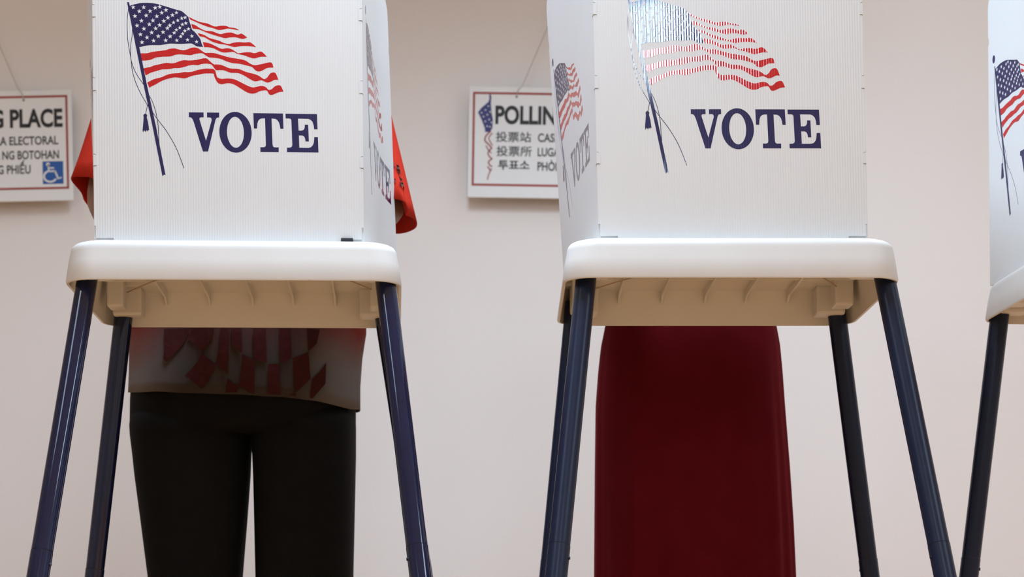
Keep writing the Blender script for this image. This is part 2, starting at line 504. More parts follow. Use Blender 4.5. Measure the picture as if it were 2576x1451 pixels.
ART_VOTE = [
    [FV(p) for p in [(110, 170), (375, 170), (375, 258), (330, 258), (308, 266), (300, 285), (303, 305), (415, 680), (520, 310), (519, 285), (508, 266), (490, 259), (437, 258), (437, 170), (655, 170), (655, 258), (625, 260), (603, 272), (590, 300), (450, 875), (358, 875), (195, 335), (175, 290), (155, 266), (135, 259), (110, 258)]],
    {'outer': [FV((947 + 291 * math.cos(t) + 6 * math.sin(t), 522 + 369 * math.sin(t))) for t in [2 * math.pi * i / 64 for i in range(64)]],
     'inner': [FV((946 + 152 * math.cos(t) + 6 * math.sin(t), 522 + 280 * math.sin(t))) for t in [2 * math.pi * i / 64 for i in range(64)]]},
    [FV(p) for p in [(1270, 172), (1803, 172), (1812, 450), (1755, 450), (1748, 395), (1730, 335), (1700, 292), (1665, 270), (1597, 265), (1612, 740), (1620, 768), (1632, 783), (1655, 788), (1722, 788), (1722, 875), (1392, 875), (1392, 788), (1450, 788), (1475, 780), (1488, 764), (1492, 740), (1480, 265), (1430, 265), (1390, 276), (1360, 305), (1342, 355), (1335, 450), (1278, 450)]],
    [FV(p) for p in [(1850, 175), (2418, 175), (2427, 452), (2365, 452), (2358, 385), (2338, 320), (2305, 282), (2260, 263), (2075, 262), (2085, 478), (2140, 478), (2170, 468), (2188, 445), (2197, 410), (2197, 370), (2258, 370), (2268, 675), (2207, 675), (2202, 630), (2188, 592), (2165, 573), (2140, 568), (2088, 568), (2095, 790), (2260, 790), (2305, 778), (2340, 740), (2358, 690), (2367, 595), (2432, 595), (2440, 873), (1872, 873), (1872, 790), (1930, 788), (1952, 778), (1964, 762), (1968, 735), (1955, 300), (1949, 278), (1935, 265), (1915, 261), (1852, 260)]],
]

# ------------------------------------------------------------------ voting booths
TW, TD, TH = 0.56, 0.486, 0.069     # tray rim width, depth, height
RIM = 0.953                         # height of the tray's lower rim
PW, PH = 0.4468, 0.545              # front panel width and height
PX0 = -0.2188
WL = 0.414                          # side panel length
PY = 0.045
TOP = RIM + TH - 0.002


def rrect(hw, y0, y1, r, z, n=7):
    out = []
    for cx, cy, a0 in ((hw - r, y1 - r, 0), (-hw + r, y1 - r, 90), (-hw + r, y0 + r, 180), (hw - r, y0 + r, 270)):
        for i in range(n):
            a = math.radians(a0 + 90 * i / (n - 1))
            out.append((cx + r * math.cos(a), cy + r * math.sin(a), z))
    return out


def tray_mesh():
    d = 0.011
    L = []
    def lp(ins, z, r): L.append(rrect(TW / 2 - ins, ins, TD - ins, r, RIM + z))
    lp(d + .020, TH, .040)
    for a in range(0, 91, 15):
        t = math.radians(a)
        R = .017
        lp(d * (1 - .2) + R * (1 - math.sin(t)) , TH - R * (1 - math.cos(t)), .048)
    lp(d * .5, TH * .5, .05)
    lp(.0012, .003, .052)
    lp(.0022, 0, .052)
    lp(.0062, 0, .048)
    lp(.0074, .003, .047)
    lp(.0074 + d * .75, TH - .012, .045)
    lp(.0074 + d * .9, TH - .006, .043)
    return loft(L, (True, True))


TRAY_V, TRAY_F = tray_mesh()
_wprof = []      # side panel in plan: (outward, back) along its length
_x = _y = 0.0
N_W = 60
for i in range(N_W + 1):
    _wprof.append((_x, _y))
    s = i / N_W
    sl = 0.088 + 0.08 * max(0, min(1, (s - .6) / .25))
    ds = WL / N_W
    _x += ds * math.sin(sl); _y += ds * math.cos(sl)


def booth(loc, rz, roll, lean, twist, pdx, legs, label, clips=False, legmat='leg_satin', flare=1.0):
    root = empty('voting_booth', loc, (0, -roll, rz))
    tag(root, label, 'voting booth', 'voting booths in a row')
    bpy.context.view_layer.update()
    inv = root.matrix_world.inverted()
    tr = make('tray', TRAY_V, TRAY_F, 'tray', root, True)
    md = tr.modifiers.new('edge', 'EDGE_SPLIT'); md.split_angle = math.radians(50)
    # ribs under the deck
    zt = RIM + TH - .006
    for xx in (-.162, -.081, .0, .076, .155):
        pr = [(.05, zt), (TD - .012, zt), (TD - .012, zt - .024), (TD - .020, zt - .022), (TD - .045, zt - .013), (.05, zt - .011)]
        n = len(pr); th = .0018
        V = [(xx - th, a, b) for a, b in pr] + [(xx + th, a, b) for a, b in pr]
        make('deck_rib', V, [tuple(range(n)), tuple(range(n, 2 * n))[::-1]] + [(i, n + i, n + (i + 1) % n, (i + 1) % n) for i in range(n)], 'tray', tr)
    for yy in (.14, .30):
        box('cross_rib', (-.25, yy - .0018, zt - .011), (.25, yy + .0018, zt + .001), 'tray', tr)
    arc = [(-.235, .40, zt - .016), (-.15, .25, zt - .016), (-.06, .12, zt - .016), (0.02, .09, zt - .016), (.1, .12, zt - .016), (.18, .24, zt - .016), (.235, .36, zt - .016)]
    path_tube('elastic_cord', catmull(arc, 6), .0011, 'cord', tr)
    for sx in (-1, 1):
        box('side_bracket', (sx * .238 - .016, .335, RIM + .014), (sx * .240 + .016, .385, zt + .001), 'tray', tr, .004)
    # legs
    for (t0, t1, jy) in legs:
        a, b = (t0, t1) if isinstance(t0, Vector) else (inv @ P(*t0), inv @ P(*t1))
        d = b - a
        floor_t = (-a.z) / d.z if not roll else (-a.z + .004) / d.z
        end = a + d * floor_t
        # joint where the photo shows it
        lo, hi = 0.0, 1.5
        for _ in range(40):
            mid = (lo + hi) / 2
            q = root.matrix_world @ (a + d * mid)
            py = HY - (q.z - CZ) * F / q.y
            if py < jy: lo = mid
            else: hi = mid
        j = a + d * lo
        dn = d.normalized()
        top = a - dn * .03
        lg = tube('leg', top, j, .0173, .0173, legmat, root)
        tube('leg_extension', j + dn * .0012, end, .0178, .0172, legmat, lg)
        tube('joint_ring', j - dn * .0012, j + dn * .0016, .0168, .0168, 'dark', lg)
        side = Vector((-1 if a.x > 0 else 1, -.3, 0)).normalized()
        bq = j + dn * .022
        tube('lock_button', bq + side * .012, bq + side * .0195, .0032, .0028, legmat, lg, 12)
        z0 = max(RIM + .011, a.z - .002)
        sx_ = max(-.228, min(.228, top.x)); sy_ = max(.048, min(TD - .048, top.y))
        box('leg_socket', (sx_ - .027, sy_ - .025, z0), (sx_ + .027, sy_ + .025, zt + .001), 'tray', tr, .005)

    # ---- screen panels
    th = .004

    def mfront(u, v, off):
        x = PX0 + pdx + u - lean * v
        bow = 0.0025 * math.sin(math.pi * max(0, min(1, u / PW))) * (0.3 + v)
        return (x, PY - bow - off, TOP + v)

    def mwing(side):
        def f(s, v, off):
            k = max(0, min(N_W - 1e-6, s / WL * N_W)); i = int(k); fr = k - i
            px_ = _wprof[i][0] * (1 - fr) + _wprof[i + 1][0] * fr
            py_ = _wprof[i][1] * (1 - fr) + _wprof[i + 1][1] * fr
            tx, ty = _wprof[i + 1][0] - _wprof[i][0], _wprof[i + 1][1] - _wprof[i][1]
            L = math.hypot(tx, ty)
            nx, ny = ty / L, -tx / L
            x0 = (PX0 if side < 0 else PX0 + PW) + pdx
            ln = lean + twist * s / WL
            return (x0 + side * (px_ * flare + nx * off) - ln * v, PY + .003 + py_ + ny * off, TOP + v)
        return f

    def sheet(name, outline, mapf, step, par):
        vs, fs = tri2d(outline, step)
        n = len(vs)
        V = [mapf(a[0], a[1], 0) for a in vs] + [mapf(a[0], a[1], -th) for a in vs]
        UV = [a for a in vs] * 2
        Fc = list(fs) + [tuple(n + i for i in f[::-1]) for f in fs]
        ec = {}
        for f in fs:
            for i in range(len(f)):
                e = (f[i], f[(i + 1) % len(f)])
                ec[tuple(sorted(e))] = ec.get(tuple(sorted(e)), []) + [e]
        for e in ec.values():
            if len(e) == 1:
                a, b = e[0]
                Fc.append((b, a, n + a, n + b))
        o = make(name, V, Fc, 'panel', par, uvs=UV)
        bm = bmesh.new(); bm.from_mesh(o.data)
        bmesh.ops.recalc_face_normals(bm, faces=bm.faces[:]); bm.to_mesh(o.data); bm.free()
        return o

    # outline of the front panel: hinge notches at both folds, slots at the foot
    nt = [(.022, .10), (.128, .150), (.253, .277), (.375, .398)]
    e = .0028
    right = [(PW - .032, .0), (PW - .032, .0100), (PW - .003, .0100), (PW - .003, .030), (PW, .030)]
    for a, b in nt[1:]:
        right += [(PW, a), (PW - e * 1.6, a + .0015), (PW - e * 1.6, b - .0015), (PW, b)]
    right += [(PW, PH - .03)] + [(PW - .03 + .03 * math.cos(t), PH - .03 + .03 * math.sin(t)) for t in [math.pi / 2 * i / 6 for i in range(1, 7)]]
    left = [(PW - x, y) for x, y in right[::-1]]
    fp = sheet('front_panel', right + left, mfront, .012, root)
    for fx in (.018, PW - .018):
        c_ = mfront(fx, 0, 0)
        box('foot_tab', (c_[0] - .017, c_[1] + .0045, c_[2]), (c_[0] + .017, c_[1] + .0075, c_[2] + .02), 'panel', fp)
    ws = {}
    for side in (-1, 1):
        R = .03
        ol = [(0.0, 0.0), (WL, 0.0), (WL, PH - .10), (WL - .0035, PH - .095), (WL - .0035, PH - .088), (WL, PH - .083), (WL, PH - R)]
        ol += [(WL - R + R * math.cos(t), PH - R + R * math.sin(t)) for t in [math.pi / 2 * i / 8 for i in range(1, 9)]]
        ol += [(0.0, PH)]
        if side > 0:
            pass
        ws[side] = sheet('side_panel', ol, mwing(side), .008, root)
        # hinge tabs along the fold
        for a, b in nt[1:]:
            f0, f1 = mfront, mwing(side)
            u = 0.0 if side < 0 else PW
            p = [f0(u, a + .002, .0006), f0(u, b - .002, .0006)]
            q = [f1(.006, a + .002, .0008), f1(.006, b - .002, .0008)]
            uu = u + .006 if side < 0 else u - .006
            r_ = [f0(uu, a + .002, .0006), f0(uu, b - .002, .0006)]
            c0 = [(x, y + .003, z) for x, y, z in (r_[0], r_[1], q[1], q[0])]
            vv = [r_[0], r_[1], p[1], p[0], q[0], q[1], c0[0], c0[1], c0[2], c0[3]]
            make('hinge_tab', vv, [(0, 3, 2, 1), (3, 4, 5, 2), (6, 7, 1, 0), (4, 9, 8, 5), (6, 9, 4, 3, 0), (7, 1, 2, 5, 8), (6, 7, 8, 9)], 'panel', fp)

    # ---- ink
    def ink(mapf, par, step):
        decal('flag_canton_print', ART_CANTON, mapf, .00010, 'navy', par, step)
        decal('flag_star_print', ART_STARS, mapf, .00020, 'panel', par, None)
        decal('flag_stripe_print', ART_STRIPES, mapf, .00010, 'red', par, step)
        decal('flagpole_print', ART_POLE, mapf, .00015, 'navy', par, step)
        decal('flag_cord_print', ART_CORDS + ART_TASSEL, mapf, .00018, 'navy', par, step)
        decal('vote_lettering', ART_VOTE, mapf, .00010, 'navy', par, step)
    ink(mfront, fp, .012)
    # on the sides the print starts .023 m from the rear edge (left) or .045 m from the fold (right)
    ml, mr = mwing(-1), mwing(1)
    e_right = A2(2071, 0)[0]
    ink(lambda u, v, o: ml(.075 + (e_right - u), v, o), ws[-1], .012)
    ink(lambda u, v, o: mr(WL - .035 - (e_right - u), v, o), ws[1], .012)
    if clips:
        V0 = mfront(PW - .038, .0075, .001)
        box('foot_clip', (V0[0], V0[1] - .004, V0[2] - .006), (V0[0] + .020, V0[1] + .004, V0[2] + .004), 'dark', fp, .001)
    return root


f1d, f2d = 3.140, 3.118
booth1 = booth((-.455, f1d, 0), math.radians(3.5), .0060, .0020, .030, -.012, [
    ((218, 712, f1d + .035), (95, 1451, f1d - .115), 1387),
    ((970, 712, f1d + .060), (1058, 1451, f1d - .085), 1374),
    ((309, 812, f1d + .430), (237, 1451, f1d + .445), 1429),
    ((967, 806, f1d + .460), (1066, 1451, f1d + .475), 1408)],
    'white voting booth on navy legs used by the voter in black trousers', clips=True, legmat='leg', flare=1.28)
booth2 = booth((.3625, f2d, 0), 0.0, 0.0, .024, .041, 0.0, [
    ((1474, 702, f2d + .05), (1399, 1451, f2d - .10), 1371),
    ((2226, 702, f2d + .05), (2378, 1451, f2d - .10), 1369),
    ((1442, 800, f2d + .445), (1380, 1451, f2d + .46), 1407),
    ((2107, 802, f2d + .445), (2189, 1451, f2d + .46), 1405)],
    'white voting booth used by the voter in the long red dress')
b3 = (1.176, 3.110)


def loc2(*p): return P(*p) - Vector((.3625, f2d, 0))


booth3 = booth((b3[0], b3[1], 0), math.radians(2.65), 0.0, .002, .006, 0.0, [
    ((2514, 800, 3.545), (2437, 1451, 3.56), 1402),
    (loc2(1474, 702, f2d + .05), loc2(1399, 1451, f2d - .10), 1371),
    (loc2(2226, 702, f2d + .05), loc2(2378, 1451, f2d - .10), 1371),
    (loc2(2107, 802, f2d + .445), loc2(2189, 1451, f2d + .46), 1402)],
    'white voting booth cut off by the right edge of the photo')


# ------------------------------------------------------------------ wall signs
SY = 4.962
KS = SY / F


def text_mesh(s, bold=0.0, space=1.0):
    c = bpy.data.curves.new('lettering', 'FONT')
    c.body = s
    c.offset = bold
    c.space_character = space
    c.resolution_u = 4
    o = bpy.data.objects.new('lettering', c)
    COL.objects.link(o)
    bpy.context.view_layer.update()
    me = bpy.data.meshes.new_from_object(o.evaluated_get(bpy.context.evaluated_depsgraph_get()))
    bpy.data.objects.remove(o); bpy.data.curves.remove(c)
    V = [(v.co.x, v.co.y) for v in me.vertices]
    Fc = [tuple(p.vertices) for p in me.polygons]
    bpy.data.meshes.remove(me)
    return V, Fc


def sign(cx, cy, rot, label, strings):
    """cx, cy: photo pixel of the middle of the board"""
    root = empty('polling_place_sign', P(cx, cy, SY), (0, rot, 0))
    tag(root, label, 'sign', 'polling place signs on the wall')
    hw, hh = 213 * KS, 139 * KS
    board = box('sign_board', (-hw, 0, -hh), (hw, .006, hh), 'board', root, .0015)

    def L(x, y): return ((x - 1391) * KS, (360 - y) * KS)     # pixels of the right hand sign

    def mp(u, v, off): return (u, -off, v)

    def ink(name, polys, m, off=.0004): return decal(name, polys, mp, off, m, board)
    # border frame
    x0, x1, y0, y1, b = 1188, 1594, 234, 470, 5.5
    outer = [L(x0, y0), L(x1, y0), L(x1, y1), L(x0, y1)]
    inner = [L(x0 + b, y0 + b), L(x1 - b, y0 + b), L(x1 - b, y1 - b), L(x0 + b, y1 - b)]
    ink('border_print', [{'outer': outer, 'inner': inner}], 's_red')

    def put(name, s, xa, xb, ytop, ybase, bold, m='s_black', ref=None, space=1.0):
        V, Fc = text_mesh(s, bold, space)
        R = text_mesh(ref, bold)[0] if ref else V
        mx0, mx1 = min(v[0] for v in V), max(v[0] for v in V)
        my0, my1 = min(v[1] for v in R), max(v[1] for v in R)
        out = []
        for x, y in V:
            u = L(xa, 0)[0] + (x - mx0) / (mx1 - mx0) * (xb - xa) * KS
            v = L(0, ybase)[1] + (y - my0) / (my1 - my0) * (ybase - ytop) * KS
            out.append((u, -.0004, v))
        make(name, out, Fc, m, board)
    put('title_lettering', 'POLLING PLACE', 1245, 1581, 267, 315, .036)
    for s, l, yt, xa, xb, xe in (('投票站', 'CASILLA ELECTORAL', 334, 1247, 1336, 1569), ('投票所', 'LUGAR NG BOTOHAN', 370, 1249, 1338, 1570)):
        put('translation_lettering', s, xa, xb, yt - 1, yt + 25, .010)
        put('translation_lettering', l, 1353, xe, yt + 2, yt + 24, .02)
    put('translation_lettering', '투표소', 1254, 1333, 405, 429, .02)
    put('translation_lettering', 'PHÒNG PHIẾU', 1353, 1498, 408, 430, .02, ref='H')
    # access symbol
    bx = [L(1528, 400), L(1580, 400), L(1580, 457), L(1528, 457)]
    ink('access_square', [bx], 's_blue')

    def C(x, y): return L(1528 + x, 400 + y)
    wheel = {'outer': [C(19 + 18 * math.cos(t), 38 + 16 * math.sin(t)) for t in [math.radians(-110 - i * 14) for i in range(17)]],
             'inner': [C(19 + 13.5 * math.cos(t), 38 + 11.5 * math.sin(t)) for t in [math.radians(-110 - i * 14) for i in range(17)]]}
    wl = wheel['outer'] + wheel['inner'][::-1]
    ink('access_symbol', [wl, ribbon([C(15, 8), C(15.5, 25), C(32, 25)], 4.5 * KS), ribbon([C(16, 17), C(29, 17)], 3.5 * KS),
                          ribbon([C(31, 24), C(39, 44), C(47, 41)], 4.2 * KS),
                          [C(14 + 5 * math.cos(t), 8 + 5 * math.sin(t)) for t in [math.pi * i / 6 for i in range(12)]]], 's_white', .0008)

    # furled flag beside the title
    def G(p): return L(1150 + p[0] / 4.146, 190 + p[1] / 4.146)
    ink('furled_canton_print', [[G(p) for p in [(325, 215), (342, 200), (350, 240), (345, 300), (355, 400), (370, 470), (365, 560), (340, 600), (290, 600), (285, 560), (250, 470), (212, 395), (250, 345), (320, 285), (330, 250)]]], 's_navy')
    ink('furled_star_print', [star(G(p), 3.0 * KS) for p in [(250, 400), (290, 370), (320, 330), (270, 440), (310, 420), (340, 390), (290, 490), (330, 470), (355, 500), (310, 540), (340, 545)]], 's_white', .0008)
    ink('furled_stripe_print', [ribbon([G(p) for p in catmull(c, 4)], wd * KS) for c, wd in (
        ([(350, 590), (300, 640), (290, 690), (330, 730), (365, 770)], 3.6),
        ([(365, 610), (330, 660), (345, 700), (370, 740)], 2.6),
        ([(360, 770), (325, 810), (335, 850), (370, 880)], 3.2), ([(300, 740), (330, 790), (360, 820)], 2.6),
        ([(365, 880), (330, 910), (345, 945), (370, 960)], 3.2), ([(320, 960), (345, 990), (350, 1010)], 3.0),
        ([(365, 980), (335, 1040), (322, 1100)], 2.4))], 's_red', .0006)
    # holes and string up to a nail
    nail = Vector((0, .012, (360 - 22) * KS))
    for hx in (1298, 1484):
        h = L(hx, 245)
        ring = [(h[0] + 2.6 * KS * math.cos(t), h[1] + 2.6 * KS * math.sin(t)) for t in [math.pi * i / 6 for i in range(12)]]
        ink('string_hole', [ring], 's_black', .0006)
        path_tube('hanging_string', [(h[0], -.0022, h[1]), (h[0] * .97, -.0022, h[1] + .016), (h[0] * .85, .003, h[1] + .03), nail], .0013, 'string', root, 6)
    tube('nail', (0, 0, nail.z), (0, WY - SY + .01, nail.z), .003, .003, 'steel', root, 10)
    return root


sign(1391, 360, math.radians(.9), 'polling place sign on the wall between the two voters', None)
sign(-31, 369, math.radians(-1.2), 'polling place sign with blue wheelchair symbol at the left edge', None)


# ------------------------------------------------------------------ people
def superring(cx, cy, a, b, z, n=48, ex=2.4, ph=0):
    out = []
    for i in range(n):
        t = 2 * math.pi * i / n
        c, s = math.cos(t), math.sin(t)
        x = math.copysign(abs(c) ** (2 / ex), c); y = math.copysign(abs(s) ** (2 / ex), s)
        out.append((cx + a * x, cy + b * y, z))
    return out


def body(name, root, nodes, edges, m='skin'):
    """continuous figure: joints with radii, skinned"""
    names = list(nodes)
    idx = {k: i for i, k in enumerate(names)}
    me = bpy.data.meshes.new(name)
    me.from_pydata([nodes[k][0] for k in names], [(idx[a], idx[b]) for a, b in edges], [])
    me.materials.append(MT[m])
    o = bpy.data.objects.new(name, me)
    COL.objects.link(o)
    o.parent = root
    o.modifiers.new('skin', 'SKIN').use_smooth_shade = True
    if not me.skin_vertices:
        me.attributes.new('skin', 'FLOAT', 'POINT')
    for i, k in enumerate(names):
        r = nodes[k][1]
        me.skin_vertices[0].data[i].radius = (r, r) if not isinstance(r, tuple) else r
        me.skin_vertices[0].data[i].use_root = (k == 'pelvis')
    o.modifiers.new('smooth', 'SUBSURF').levels = 2
    o.modifiers['smooth'].render_levels = 2
    return o


def figure(root, H, sh, elbow_l, elbow_r, hand_l, hand_r, hip=.09):
    k = H / 1.75
    N = {'pelvis': ((0, 0, .93 * k), (.13, .10)), 'waist': ((0, 0, 1.08 * k), (.115, .09)), 'chest': ((0, .0, 1.28 * k), (.135, .10)),
         'collar': ((0, .01, 1.42 * k), (.08, .07)), 'neck': ((0, .0, 1.50 * k), .052),
         'jaw': ((0, -.02, 1.575 * k), (.060, .072)), 'head': ((0, -.005, 1.655 * k), (.076, .092)), 'crown': ((0, .005, 1.725 * k), (.055, .065)),
         'nose_bridge': ((0, -.094, 1.66 * k), .012), 'nose': ((0, -.113, 1.632 * k), .011)}
    E = [('pelvis', 'waist'), ('waist', 'chest'), ('chest', 'collar'), ('collar', 'neck'), ('neck', 'jaw'), ('jaw', 'head'), ('head', 'crown'), ('head', 'nose_bridge'), ('nose_bridge', 'nose')]
    for s, el, ha, c in ((-1, elbow_l, hand_l, 'l'), (1, elbow_r, hand_r, 'r')):
        N['ear' + c] = ((s * .083, .01, 1.645 * k), .016); E.append(('head', 'ear' + c))
        N['hip' + c] = ((s * hip, 0, .86 * k), .085)
        N['knee' + c] = ((s * hip * 1.1, 0, .49 * k), .058)
        N['ankle' + c] = ((s * hip * 1.15, .02, .09), .038)
        N['toe' + c] = ((s * hip * 1.22, -.09, .035), .020)
        E += [('pelvis', 'hip' + c), ('hip' + c, 'knee' + c), ('knee' + c, 'ankle' + c), ('ankle' + c, 'toe' + c)]
        N['sh' + c] = ((s * sh, 0, 1.40 * k), .060)
        N['el' + c] = (tuple(el), .047)
        h = Vector(ha); e = Vector(el); d = (h - e).normalized()
        wr = h - d * .02
        N['wr' + c] = (tuple(wr), (.026, .022))
        N['pa' + c] = (tuple(h + d * .045), (.036, .016))
        E += [('collar', 'sh' + c), ('sh' + c, 'el' + c), ('el' + c, 'wr' + c), ('wr' + c, 'pa' + c)]
        side = d.cross(Vector((0, 0, 1))).normalized()
        dn = Vector((0, 0, -1))
        for fi, (o_, ln) in enumerate(((-.026, .062), (-.009, .074), (.009, .078), (.026, .068))):
            b0 = h + d * .062 + side * o_
            N[f'f{fi}a{c}'] = (tuple(b0), .0092)
            N[f'f{fi}b{c}'] = (tuple(b0 + d * ln * .5 + dn * .006), .0086)
            N[f'f{fi}c{c}'] = (tuple(b0 + d * ln * .85 + dn * .024), .0078)
            E += [('pa' + c, f'f{fi}a{c}'), (f'f{fi}a{c}', f'f{fi}b{c}'), (f'f{fi}b{c}', f'f{fi}c{c}')]
        ts = side * (-s)
        N['t0' + c] = (tuple(h + d * .012 + ts * .032), .012)
        N['t1' + c] = (tuple(h + d * .045 + ts * .054 + dn * .008), .0095)
        N['t2' + c] = (tuple(h + d * .070 + ts * .052 + dn * .016), .0085)
        E += [('wr' + c, 't0' + c), ('t0' + c, 't1' + c), ('t1' + c, 't2' + c)]
    o = body('body', root, N, E)
    for s in (-1, 1):
        bm = bmesh.new(); bmesh.ops.create_uvsphere(bm, u_segments=12, v_segments=8, radius=.0105)
        me = bpy.data.meshes.new('eye'); bm.to_mesh(me); bm.free(); me.materials.append(MT['eye'])
        e = bpy.data.objects.new('eye', me); COL.objects.link(e); e.parent = root; e.location = (s * .031, -.079, 1.655 * k)
        tube('iris', (0, -.0085, 0), (0, -.0112, 0), .0055, .0045, 'hair', e, 12)
    path_tube('mouth', [(-.024, -.082, 1.588 * k), (-.01, -.092, 1.592 * k), (.01, -.092, 1.592 * k), (.024, -.082, 1.588 * k)], .006, 'lips', root)
    return o, k


def hair(root, k, length):
    rings = []
    for j in range(9):
        a = math.radians(88 - j * 13)
        z = 1.668 * k + .108 * math.sin(a)
        r = max(.004, math.cos(a) * 1.0)
        rings.append([(.092 * r * math.cos(t), .012 + .108 * r * math.sin(t) if math.sin(t) > -.35 or j < 5 else .012 - .03 * r, z) for t in [2 * math.pi * i / 28 for i in range(28)]])
    if length:
        last = rings[-1]
        for q in range(1, 5):
            rings.append([(x * (1 + .05 * q), max(y, .0) + .004 * q, z - length * q / 4) for x, y, z in last])
    V, Fc = loft(rings, (True, True))
    return make('hair', V, Fc, 'hair', root, True)


def shoes(root, hip):
    for s in (-1, 1):
        rings = []
        for y, w_, h in ((.095, .026, .05), (.07, .034, .075), (.02, .036, .085), (-.04, .036, .062), (-.10, .043, .048), (-.15, .040, .04), (-.185, .018, .028)):
            rings.append([(s * hip * 1.22 + w_ * math.cos(t), y, h / 2 + (h / 2) * math.sin(t)) for t in [2 * math.pi * i / 16 for i in range(16)]])
        V, Fc = loft(rings, (True, True))
        make('shoe', V, Fc, 'shoe', root, True)


# ---- the voter in the red shirt
D1 = 3.80
p1 = empty('person', (-.526, D1, 0))
tag(p1, 'person in red and grey shirt and black trousers standing at a booth', 'person')


def l1(px, py, Y):
    q = P(px, py, Y)
    return Vector((q.x + .526, Y - D1, q.z))


figure(p1, 1.84, .19, l1(259, 522, 3.70), l1(986, 532, 3.70), (-.10, -.29, 1.092), (.10, -.29, 1.092), .105)
hair(p1, 1.84 / 1.75, 0)
shoes(p1, .103)


def interp(rows, y):
    if y <= rows[0][0]: return rows[0][1:]
    for a, b in zip(rows, rows[1:]):
        if y <= b[0]:
            t = (y - a[0]) / (b[0] - a[0])
            return tuple(p + (q - p) * t for p, q in zip(a[1:], b[1:]))
    return rows[-1][1:]


# trousers: hips and two wide legs in one garment
def px_ring(py, xl, xr, cy, b, n=40, ex=2.6):
    Y = D1 + cy
    A, B = l1(xl, py, Y), l1(xr, py, Y)
    return superring((A.x + B.x) / 2, cy, (B.x - A.x) / 2, b, A.z, n, ex)


hips = [px_ring(py, xl, xr, 0, b, 56, 2.7) for py, xl, xr, b in ((890, 350, 884, .125), (950, 337, 893, .135), (1010, 333, 894, .138), (1060, 332, 894, .135), (1085, 333, 894, .128), (1098, 345, 880, .11))]
lleg = [px_ring(py, xl, xr, 0, b) for py, xl, xr, b in ((1030, 336, 636, .11), (1075, 332, 632, .125), (1100, 333, 631, .122), (1150, 339, 629, .118), (1200, 344, 627, .114), (1300, 357, 620, .105), (1451, 376, 608, .095), (1700, 392, 598, .085), (2025, 404, 588, .08))]
rleg = [px_ring(py, xl, xr, 0, b) for py, xl, xr, b in ((1030, 630, 892, .11), (1075, 633, 894, .125), (1100, 634, 894, .122), (1150, 638, 894, .118), (1200, 640, 893, .114), (1300, 642, 891, .105), (1451, 645, 888, .095), (1700, 650, 876, .085), (2025, 658, 858, .08))]
V, Fc = [], []
for rg in (hips, lleg, rleg):
    v_, f_ = loft(rg, (True, True))
    b = len(V); V += v_; Fc += [tuple(b + i for i in f) for f in f_]
tr1 = make('trousers', V, Fc, 'pants', p1, True)

# shirt
HEM = [(300, 987), (329, 987), (428, 985.5), (582, 990.6), (735, 998), (812, 1008), (892, 1029), (940, 1031)]
SH_ROWS = [(20, 520, 720, .08), (60, 400, 840, .10), (110, 372, 862, .115), (200, 352, 886, .125), (400, 338, 908, .135), (700, 332, 919, .14), (825, 331, 919, .142), (880, 332, 909, .143), (940, 331, 904, .144), (990, 329, 904, .146), (1035, 328, 904, .147)]


def hem(x): return interp(HEM, x)[0]


def fold(x, z):
    return .004 * math.sin(x * 38 + z * 9) * max(0, min(1, (1.25 - z) / .3)) + .003 * math.sin(x * 75 - z * 14)


SHN = 96
rings = []
for py in (20, 40, 60, 85, 110, 150, 200, 300, 400, 500, 600, 700, 760, 800, 825, 850, 880, 910, 940, 965, 990):
    xl, xr, b = interp(SH_ROWS, py)
    r = px_ring(py, xl, xr, 0, b, SHN, 2.5)
    wgt = max(0, (py - 760) / 230)
    out = []
    for x, y, z in r:
        px = 1288 + (x - .526) * F / D1
        dz = -(hem(px) - 990) * wgt * D1 / F + (HY - 990) * min(0, y) / F * wgt
        sgn = -1 if y < 0 else 1
        out.append((x * 1.0, y + sgn * fold(x, z) * min(1, abs(y) / .08), z + dz))
    rings.append(out)
V, Fc = loft(rings, (True, False))
# sleeves (same garment)


def sleeve(hemp, topc, topr, outside_top):
    hp = loopcat([tuple(l1(p[0], p[1], p[2] - .06)) for p in hemp], 4)
    n = len(hp)
    hc = sum((Vector(p) for p in hp), Vector()) / n
    tc_ = l1(*topc)
    ring = []
    tops = []
    for p in hp:
        d = (Vector(p) - hc)
        ang = math.atan2(d.y, d.x)
        tops.append(tc_ + Vector((math.cos(ang) * topr * .75, math.sin(ang) * topr, math.cos(ang) * -topr * outside_top)))
    out = []
    for j in range(11):
        t = j / 10
        out.append([tuple(a.lerp(Vector(b), t) + Vector((0, .004 * math.sin(t * 9 + i * .9) * t, 0))) for i, (a, b) in enumerate(zip(tops, hp))])
    return out


SL_L = sleeve([(180, 453, 3.78), (192, 444, 3.73), (222, 445, 3.69), (250, 457, 3.67), (310, 482, 3.68), (345, 522, 3.78), (310, 557, 3.88), (250, 541, 3.89), (214, 507, 3.87), (205, 484, 3.84)], (352, 95, D1), .075, -.8)
SL_R = sleeve([(1048, 562, 3.78), (1040, 577, 3.84), (991, 588, 3.89), (930, 572, 3.89), (890, 532, 3.80), (930, 502, 3.69), (988, 499, 3.67), (1016, 506, 3.675), (1025, 527, 3.69), (1022, 541, 3.71), (1041, 549, 3.74)], (884, 95, D1), .075, .8)
for sl in (SL_L, SL_R):
    v_, f_ = loft(sl)
    b = len(V); V += v_; Fc += [tuple(b + i for i in f) for f in f_]
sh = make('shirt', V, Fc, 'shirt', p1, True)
sm = sh.modifiers.new('thickness', 'SOLIDIFY'); sm.thickness = .0025; sm.offset = 0


